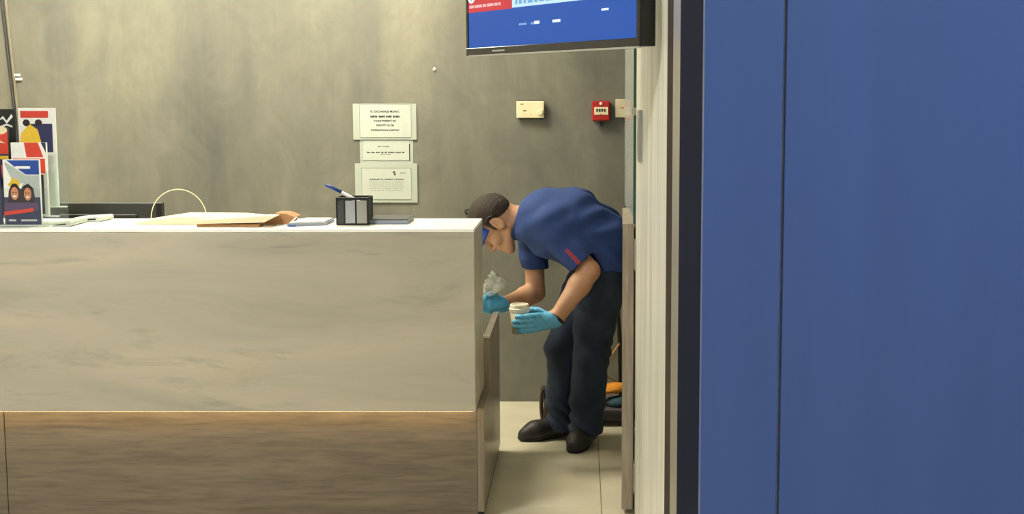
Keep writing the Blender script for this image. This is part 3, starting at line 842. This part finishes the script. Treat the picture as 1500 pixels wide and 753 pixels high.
        return me

# soft bundles on the trolley
f = Field((0.02, 6.70, 0.08), (0.30, 7.0, 0.24), 0.006)
f.ell((0.14, 6.83, 0.166), (.075, .07, .020), k=.02).ell((0.19, 6.86, 0.170), (.05, .06, .020), k=.02).ell((0.10, 6.82, 0.172), (.03, .05, .020), k=.02)
f.displace(lambda X, Y, Z: 0.003 * np.sin(70 * X + 20 * Y) * np.cos(60 * Y))
tag(link('orange_bundle', f.mesh('orange_bundle'), M['orange'], None, True), 'orange folded bundle on top of the trolley load', 'bundle')
f = Field((0.06, 6.70, 0.08), (0.32, 7.0, 0.20), 0.006)
f.ell((0.195, 6.80, 0.104), (.065, .06, .032), k=.01).ell((0.22, 6.82, 0.110), (.035, .06, .028), k=.01)
f.displace(lambda X, Y, Z: 0.003 * np.sin(80 * X) * np.cos(70 * Y + 1)).cut((0, 0, .087), (0, 0, -1))
tag(link('teal_cloth', f.mesh('teal_cloth'), M['teal'], None, True), 'dark teal cloth heaped under the orange bundle', 'cloth')
f = Field((-0.02, 6.70, 0.08), (0.16, 6.95, 0.20), 0.006)
f.ell((0.065, 6.79, 0.106), (.05, .05, .030), k=.01).ell((0.09, 6.77, 0.10), (.025, .03, .022), k=.01).cut((0, 0, .087), (0, 0, -1))
tag(link('white_bag', f.mesh('white_bag'), M['sleeve'], None, True), 'small white bag on the trolley beside the teal cloth', 'bag')
co = empty('cord_coil', (-0.19, 6.72, 0), 'brown looped cord hanging at the left end of the trolley', 'cord')
pts = []
for k in range(60):
    a = k * 2 * math.pi / 20
    pts.append((-0.183 + 0.012 * math.cos(a) - 0.004 * math.sin(a * .33), 6.70 + 0.02 * math.sin(a * .5), 0.115 + 0.085 * math.sin(a) + 0.006 * math.cos(a * .4)))
MB().tube(pts, 0.007, 8).build('loops', M['cord'], co, True)
MB().tube([(-0.178, 6.70, 0.2), (-0.175, 6.72, 0.15), (-0.172, 6.73, 0.08)], 0.009, 8).build('tie', M['black'], co, True)

# ------------------------------------------------------------------ the man
man = empty('person', (0.0, 6.35, 0.0), 'person in blue shirt and jeans bending forward, holding a cup in blue gloves', 'person')
V = lambda *a: np.array(a, np.float32)
YM = 6.32
SL, EL, WL = V(-.129, 6.150, 1.075), V(.040, 6.085, .868), V(-.107, 6.015, .664)
SR, ER, WR = V(-.222, 6.485, 1.035), V(-.217, 6.515, .705), V(-.358, 6.372, .672)
HL, KL, AL = V(.085, 6.235, .86), V(.055, 6.275, .465), V(.025, 6.350, .075)
HR, KR, AR = V(.085, 6.430, .86), V(-.075, 6.445, .455), V(-.082, 6.490, .075)
SP = [(.125, .885), (.085, .965), (-.05, 1.055), (-.165, 1.075), (-.235, 1.082)]
# head frame: forward (face), up (crown), side (+Y is his right)
hs = 1.12
HF, HU, HS = V(-.42, 0, -.907), V(-.907, 0, .42), V(0, 1, 0)
HO = V(-.378, YM, 1.064)
def hp_(f_, u_, s_): return HO + hs * (f_ * HF + u_ * HU + s_ * HS)
FR = np.stack([HF, HU, HS])
er = lambda *r: V(*r) * hs

b = Field((-.60, 5.93, 0.0), (.30, 6.66, 1.30), 0.005)
for o in (-.07, .07):
    b.chain([V(x, YM + o, z) for x, z in SP[:4]], [.10, .105, .12, .10], .04)
b.chain([SL, EL, EL + (WL - EL) * .3, WL, WL + V(-.05, -.01, 0)], [.050, .047, .050, .034, .03], .02)
b.chain([SR, ER, ER + (WR - ER) * .3, WR, WR + V(-.04, -.04, 0)], [.050, .045, .048, .034, .028], .02)
b.cone(V(-.165, YM, 1.075), SL, .09, .055, .04).cone(V(-.165, YM, 1.075), SR, .09, .055, .04)
for (h_, k_, a_) in ((HL, KL, AL), (HR, KR, AR)):
    b.chain([h_, k_, a_], [.09, .06, .045], .03)
    b.cone(V(.11, YM, .88), h_, .10, .09, .04)
b.cone(hp_(-.035, -.025, 0), V(-.235, YM, 1.075), .060, .066, .03)
b.ell(hp_(-.004, .046, 0), er(.094, .082, .076), FR, .03).ell(hp_(-.036, .030, 0), er(.062, .066, .066), FR, .03)
b.cone(hp_(.035, .02, 0), hp_(.054, -.052, 0), .062, .043, .03)
for s in (-1, 1):
    b.cone(hp_(.005, -.046, s * .046), hp_(.080, -.086, s * .012), .019, .017, .025)
    b.ell(hp_(.062, -.018, s * .034), er(.030, .028, .026), FR, .02)
    b.cone(hp_(.086, .030, s * .012), hp_(.074, .030, s * .046), .013, .011, .015)
b.ell(hp_(.080, -.088, 0), er(.018, .016, .022), FR, .02)
for s in (-1, 1):
    b.ell(hp_(.094, .006, s * .031), er(.015, .013, .017), FR, .012, True)
    b.ell(hp_(.076, .006, s * .031), er(.014, .013, .014), FR, .004)
b.cone(hp_(.090, .018, 0), hp_(.113, -.022, 0), .0115, .0130, .012)
for s in (-1, 1):
    b.ell(hp_(.099, -.028, s * .013), er(.010, .008, .008), FR, .008)
    b.ell(hp_(-.004, .002, s * .078), er(.021, .034, .012), FR, .008)
    b.ell(hp_(.002, .004, s * .090), er(.011, .019, .008), FR, .004, True)
b.ell(hp_(.088, -.046, 0), er(.016, .012, .026), FR, .014).ell(hp_(.087, -.066, 0), er(.015, .010, .023), FR, .012)
b.ell(hp_(.106, -.057, 0), er(.010, .0028, .024), FR, .004, True)
link('body', b.mesh('body'), M['skin'], man, True)

hh = Field((-.62, 6.20, .92), (-.24, 6.44, 1.28), 0.003)
hc = [(hp_(0, .036, 0), .72 * HF - 1.0 * HU)]
hh.ell(hp_(-.005, .047, 0), er(.099, .088, .082), FR, .01, cuts=hc).ell(hp_(-.038, .031, 0), er(.066, .071, .071), FR, .02, cuts=hc)
for s in (-1, 1):
    hh.cone(hp_(.016, .045, s * .074), hp_(.020, .000, s * .070), .012, .006, .01)
hh.displace(lambda X, Y, Z: 0.0008 * np.sin(240 * X + 60 * Z) * np.cos(190 * Y + 80 * Z) + 0.0022 * np.sin(60 * X) * np.cos(50 * Y))
link('hair', hh.mesh('hair'), M['hair'], man, True)['label'] = 'short dark brown hair'

# shirt
def fold(X, Y, Z):
    # creases fan out from the armpit towards the waist and bunch above the hem
    ang = np.arctan2(Z - 1.02, X + .06)
    rad = np.sqrt((Z - 1.02) ** 2 + (X + .06) ** 2)
    a = 0.0075 * np.sin(11 * ang + 5 * np.sin(8 * Y) + 10 * rad) * np.clip((X + .05) * 7, 0, 1) * np.clip(rad * 9 - .4, 0, 1)
    c = 0.0055 * np.sin(62 * (X * .45 + Z * .9) + 7 * np.sin(11 * X + 4 * Y)) * np.clip((1.02 - Z) * 7, 0, 1)
    e = 0.0030 * np.sin(38 * (X * .9 - Z * .35) + 5 * np.sin(9 * Z + 3 * Y))
    return a + c + e
st = Field((-.36, 5.96, .76), (.32, 6.66, 1.28), 0.005)
armd = (EL - SL) / np.linalg.norm(EL - SL); armd2 = (ER - SR) / np.linalg.norm(ER - SR)
hem = [(V(.11, YM, .862), V(.10, 0, -1))]
for o in (-.075, .075):
    st.chain([V(x, YM + o, z) for x, z in SP[:4]], [.140, .150, .160, .135], .05, cuts=hem)
st.cone(V(-.165, YM, 1.072), V(-.262, YM, 1.076), .135, .088, .05)
st.cone(V(-.13, YM - .06, 1.0), V(.02, YM - .04, .965), .098, .10, .05).cone(V(-.13, YM + .06, 1.0), V(.02, YM + .04, .965), .098, .10, .05)
st.cone(V(-.16, YM - .08, 1.085), SL, .11, .088, .05).cone(V(-.16, YM + .08, 1.085), SR, .11, .085, .05)
cut1 = [(SL + armd * .232, armd)]; cut2 = [(SR + armd2 * .205, armd2)]
st.cone(SL, EL, .090, .070, .012, cuts=cut1).cone(SR, ER, .084, .060, .014, cuts=cut2)
st.cone(V(.125, YM - .07, .885), V(.13, YM - .07, .84), .138, .136, .02, cuts=hem).cone(V(.125, YM + .07, .885), V(.13, YM + .07, .84), .138, .136, .02, cuts=hem)
st.displace(fold)
st.cut(V(-.292, YM, 1.09), V(-1, 0, .22))
# hollow out the two sleeve ends
st.cone(SL + armd * .20, EL, .060, .060, .004, True).cone(SR + armd2 * .17, ER, .053, .053, .004, True)
me = st.mesh('shirt')
shirt = link('shirt', me, M['shirt'], man, True)
shirt['label'] = 'royal blue short sleeved shirt'
me.materials.append(M['shirt_red'])
for p in me.polygons:
    c = p.center
    if c.y < 6.25 and p.normal.y < .2:
        t = ((c.x + .058) * .055 + (c.z - .965) * -.055) / (.055 ** 2 * 2)
        d = abs((c.x + .058) * .707 + (c.z - .965) * .707)
        if -.1 < t < 1.05 and d < .009:
            p.material_index = 1
col = Field((-.37, 6.16, .92), (-.18, 6.48, 1.22), 0.004)
na = V(-.5, 0, -.02); na = na / np.linalg.norm(na)
col.cone(V(-.245, YM, 1.070), V(-.318, YM, 1.062), .094, .080, .005, cuts=[(V(-.306, YM, 1.06), V(-1, 0, .28)), (V(-.262, YM, 1.06), V(1, 0, -.25))])
col.cone(V(-.25, YM, 1.072), V(-.40, YM, 1.056), .070, .070, .003, True)
link('collar', col.mesh('collar'), M['shirt_dark'], shirt, True)

# trousers
tr = Field((-.22, 6.05, .03), (.32, 6.62, 1.0), 0.005)
tr.chain([V(.09, 6.240, .86), V(.078, 6.245, .72), V(.053, 6.275, .46), V(.034, 6.315, .22), V(.022, 6.345, .03)], [.118, .108, .086, .079, .080], .03)
tr.chain([V(.085, 6.420, .86), V(.015, 6.435, .70), V(-.078, 6.450, .45), V(-.085, 6.470, .22), V(-.083, 6.485, .03)], [.118, .108, .085, .077, .079], .03)
tr.cone(V(.125, YM - .06, .90), V(.11, YM - .06, .83), .125, .125, .05).cone(V(.125, YM + .07, .90), V(.11, YM + .07, .83), .125, .125, .05)
tr.displace(lambda X, Y, Z: 0.0055 * np.sin(62 * Z + 16 * X + 5 * np.sin(14 * X + 9 * Z)) * (np.clip((.30 - Z) * 5, 0, 1) + .6 * np.exp(-((Z - .47) / .07) ** 2) + .25) + 0.003 * np.sin(34 * X - 22 * Z + 9 * Y))
tr.cut(V(0, 0, .052), V(.10, 0, -1)).cut(V(0, 0, .93), V(0, 0, 1))
trs = link('trousers', tr.mesh('trousers'), M['jeans'], man, True)
trs['label'] = 'dark blue denim jeans'

# shoes
def shoe(heel, toe, ank):
    heel = V(*heel, 0); toe = V(*toe, 0); d = toe - heel; L = np.linalg.norm(d); d = d / L
    sd = V(-d[1], d[0], 0)
    up = V(0, 0, 1)
    lo = np.minimum(heel, toe) - .08; hi = np.maximum(heel, toe) + .08
    def base(F, g):
        F.chain([heel + d * .035 + up * .045, heel + d * .12 + up * .045, heel + d * (L * .72) + up * .040, toe - d * .030 + up * .026], [.036 + g, .038 + g, .045 + g, .028 + g], .03)
        F.cone(toe - d * .045 + sd * .012 + up * .028, heel + d * (L * .65) + sd * .012 + up * .04, .028 + g, .040 + g, .03)
    F = Field((lo[0], lo[1], 0), (hi[0], hi[1], .16), 0.004)
    base(F, 0)
    F.cone(heel + d * .05 + up * .055, ank + V(0, 0, .02), .040, .048, .03)
    F.cone(heel + d * .09 + up * .075, heel + d * (L * .62) + up * .052, .034, .032, .03)
    F.cut(V(0, 0, .012), V(0, 0, -1)).cut(V(0, 0, .125), V(0, 0, 1))
    o = link('shoe', F.mesh('shoe'), M['shoe'], man, True)
    S = Field((lo[0], lo[1], -.02), (hi[0], hi[1], .05), 0.004)
    base(S, .004)
    S.cut(V(0, 0, .020), V(0, 0, 1)).cut(V(0, 0, .0), V(0, 0, -1))
    # straight walls below the welt
    link('sole', S.mesh('sole'), M['sole'], o, True)
    for k in range(4):
        c = heel + d * (.115 + k * .020) + up * (.106 - k * .0085)
        MB().tube([tuple(c - sd * .026 - up * .008), tuple(c + up * .003), tuple(c + sd * .026 - up * .008)], .0032, 6).build('lace', M['sole'], o, True)
shoe((.058, 6.435), (-.045, 6.180), V(.025, 6.37, .10))
shoe((-.030, 6.510), (-.300, 6.425), V(-.083, 6.49, .10))

# gloves
CUPX, CUPY = -.272, 6.034
g1 = Field((-.34, 5.94, .55), (-.06, 6.12, .75), 0.0025)
g1.chain([V(-.100, 6.014, .667), V(-.122, 6.010, .664)], [.038, .036], .02)
for z, zz in ((.668, .681), (.663, .660), (.657, .640), (.650, .619)):
    g1.cone(V(-.120, 6.010, z), V(-.196, 5.984, zz), .026, .0125, .022)
for i, (z, e) in enumerate(((.683, .002), (.661, -.010), (.639, -.006), (.618, .008))):
    g1.chain([V(-.192, 5.982, z), V(-.232, 5.976, z - .004), V(-.262 + e * .4, 5.972, z - .006), V(-.284 + e, 5.978, z - .006)], [.0125, .0115, .0108, .0095], .006)
g1.chain([V(-.125, 6.022, .682), V(-.170, 6.062, .694), V(-.215, 6.085, .690), V(-.255, 6.090, .686)], [.020, .015, .0125, .0105], .012)
g1.displace(lambda X, Y, Z: 0.0011 * np.sin(170 * X + 60 * Z) * np.cos(120 * Z + 40 * X))
g1.cut(V(-.104, 6.014, .665), EL - WL)
link('glove', g1.mesh('glove'), M['glove'], man, True)['label'] = 'light blue glove holding the cup'
wd = (WL - EL) / np.linalg.norm(WL - EL)
wb = Field((-.17, 5.94, .60), (-.03, 6.10, .75), 0.003)
wb.cone(WL - wd * .05, WL + wd * .05, .0445, .0405, .002, cuts=[(WL - wd * .006, -wd), (WL + wd * .010, wd)])
wb.cone(WL - wd * .06, WL + wd * .06, .037, .034, .002, True)
link('wristband', wb.mesh('wristband'), M['black'], man, True)['label'] = 'black band on the wrist'
g2 = Field((-.60, 6.08, .54), (-.30, 6.44, .78), 0.0025)
D2 = V(-.085, -.115, .004); D2 = D2 / np.linalg.norm(D2)
S2 = V(.45, -.33, -.20); UP2 = V(0.02, 0.02, 1)
g2.chain([WR, WR + D2 * .028], [.037, .035], .02)
kn = [WR + D2 * .112 + UP2 * .026, WR + D2 * .116 + UP2 * .009, WR + D2 * .114 - UP2 * .008, WR + D2 * .108 - UP2 * .023]
for q in kn:
    g2.cone(WR + D2 * .03, q, .026, .0125, .022)
for q, e in zip(kn, (0, .008, .004, -.008)):
    g2.chain([q, q + D2 * (.034 + e) + V(-.006, .004, .006), q + D2 * (.048 + e) + V(-.026, .018, .002), q + D2 * (.036 + e) + V(-.042, .030, -.004)], [.0122, .0112, .0105, .0092], .006)
g2.chain([WR + D2 * .035 + UP2 * .02, WR + D2 * .075 + UP2 * .050, WR + D2 * .11 + UP2 * .056, WR + D2 * .138 + UP2 * .050], [.018, .0145, .0125, .0105], .012)
g2.cut(WR, ER - WR)
link('glove', g2.mesh('glove'), M['glove'], man, True)['label'] = 'light blue glove above the counter end panel'

# blue safety glasses
ring = []
N_ = 22
lens = bmesh.new()
rows = []
for (uu, pull) in ((.072, .016), (.060, .006), (.046, -.003), (.030, -.008), (.020, -.008)):
    row = []
    for off in (0.0, .0025):
        for k in range(N_ + 1):
            a = math.radians(-86 + 172 * k / N_)
            p = hp_(.030 + (.092 - pull + off) * math.cos(a), uu, (.080 + off) * math.sin(a))
            row.append(lens.verts.new(p))
    rows.append(row)
m_ = N_ + 1
for r_ in range(len(rows) - 1):
    A_, B_ = rows[r_], rows[r_ + 1]
    for k in range(N_):
        lens.faces.new((A_[k], A_[k + 1], B_[k + 1], B_[k]))
        lens.faces.new((A_[m_ + k], B_[m_ + k], B_[m_ + k + 1], A_[m_ + k + 1]))
    for k in (0, N_):
        lens.faces.new((A_[k], B_[k], B_[m_ + k], A_[m_ + k]))
for rw in (rows[0], rows[-1]):
    for k in range(N_):
        lens.faces.new((rw[k], rw[k + 1], rw[m_ + k + 1], rw[m_ + k]))
bmesh.ops.recalc_face_normals(lens, faces=list(lens.faces))
me = bpy.data.meshes.new('lens'); lens.to_mesh(me); lens.free()
gg = link('safety_glasses', me, M['blue_lens'], man, True)
gg['label'] = 'blue safety glasses pushed up on the forehead'
for s in (-1, 1):
    MB().tube([tuple(hp_(.055, .056, s * .079)), tuple(hp_(.03, .054, s * .084)), tuple(hp_(-.012, .046, s * .086)), tuple(hp_(-.03, .025, s * .082))], .0035, 8).build('temple_arm', M['black'], gg, True)

# ------------------------------------------------------------------ held things
cup = empty('paper_cup', (CUPX, CUPY, .592), 'small off white lidded paper cup held in the gloved hand', 'cup')
MB().lathe([(.030, .592), (.0325, .592), (.0425, .698), (.040, .698)], (CUPX, CUPY, 0), 28).build('body', M['cup'], cup, True)
lidm = MB().lathe([(.0455, .6985), (.047, .700), (.047, .7065), (.0435, .7085), (.0425, .722), (.0400, .726), (.0375, .7255), (.0365, .718), (.005, .718)], (CUPX, CUPY, 0), 28).build('lid', M['lid'], cup, False)
MB().lathe([(.0440, .690), (.0450, .692), (.0450, .696), (.0440, .698)], (CUPX, CUPY, 0), 28).build('rim', M['lid'], cup, True)

bag = bmesh.new()
rnd = random.Random(11)
rows = []
B0, B1 = Vector((-.452, 6.262, .722)), Vector((-.372, 6.270, .815))
ax = (B1 - B0)
sdv = Vector((.60, .35, -.52)).normalized(); nrm = ax.normalized().cross(sdv).normalized()
NU, NV = 9, 16
for j in range(NU + 1):
    tt = j / NU
    wdt = .014 + .030 * math.sin(min(1, tt * 1.25) * math.pi * .55)
    row = []
    for k in range(NV):
        a = 2 * math.pi * k / NV
        jit = 1 + rnd.uniform(-.28, .28)
        p = B0 + ax * (tt + rnd.uniform(-.03, .03)) + sdv * math.cos(a) * wdt * jit + nrm * math.sin(a) * wdt * .45 * jit
        row.append(bag.verts.new(p))
    rows.append(row)
for j in range(NU):
    for k in range(NV):
        q4 = (rows[j][k], rows[j][(k + 1) % NV], rows[j + 1][(k + 1) % NV], rows[j + 1][k])
        if (j + k) % 2:
            bag.faces.new((q4[0], q4[1], q4[2])); bag.faces.new((q4[0], q4[2], q4[3]))
        else:
            bag.faces.new((q4[0], q4[1], q4[3])); bag.faces.new((q4[1], q4[2], q4[3]))
bag.faces.new(rows[0]); bag.faces.new(list(reversed(rows[-1])))
bmesh.ops.recalc_face_normals(bag, faces=list(bag.faces))
me = bpy.data.meshes.new('plastic_bag'); bag.to_mesh(me); bag.free()
bg_ = empty('plastic_bag', tuple(B0), 'crumpled clear plastic bag held above the counter end panel', 'plastic bag')
link('film', me, M['bag'], bg_)
MB().tube([tuple(B1 + sdv * .036 + nrm * .004), tuple(B1 + sdv * .012 + nrm * .016), tuple(B1 - sdv * .014 + nrm * .012), tuple(B1 - sdv * .034)], .0028, 6).build('seal_strip', M['beige'], bg_, True)
MB().tube([tuple(B1 + sdv * .036 + nrm * .004), tuple(B0 + ax * .5 + sdv * .040), tuple(B0 + sdv * .014)], .0022, 6).build('side_seam', M['beige'], bg_, True)

for o in list(bpy.data.objects):
    if 'local' in o:
        del o['local']
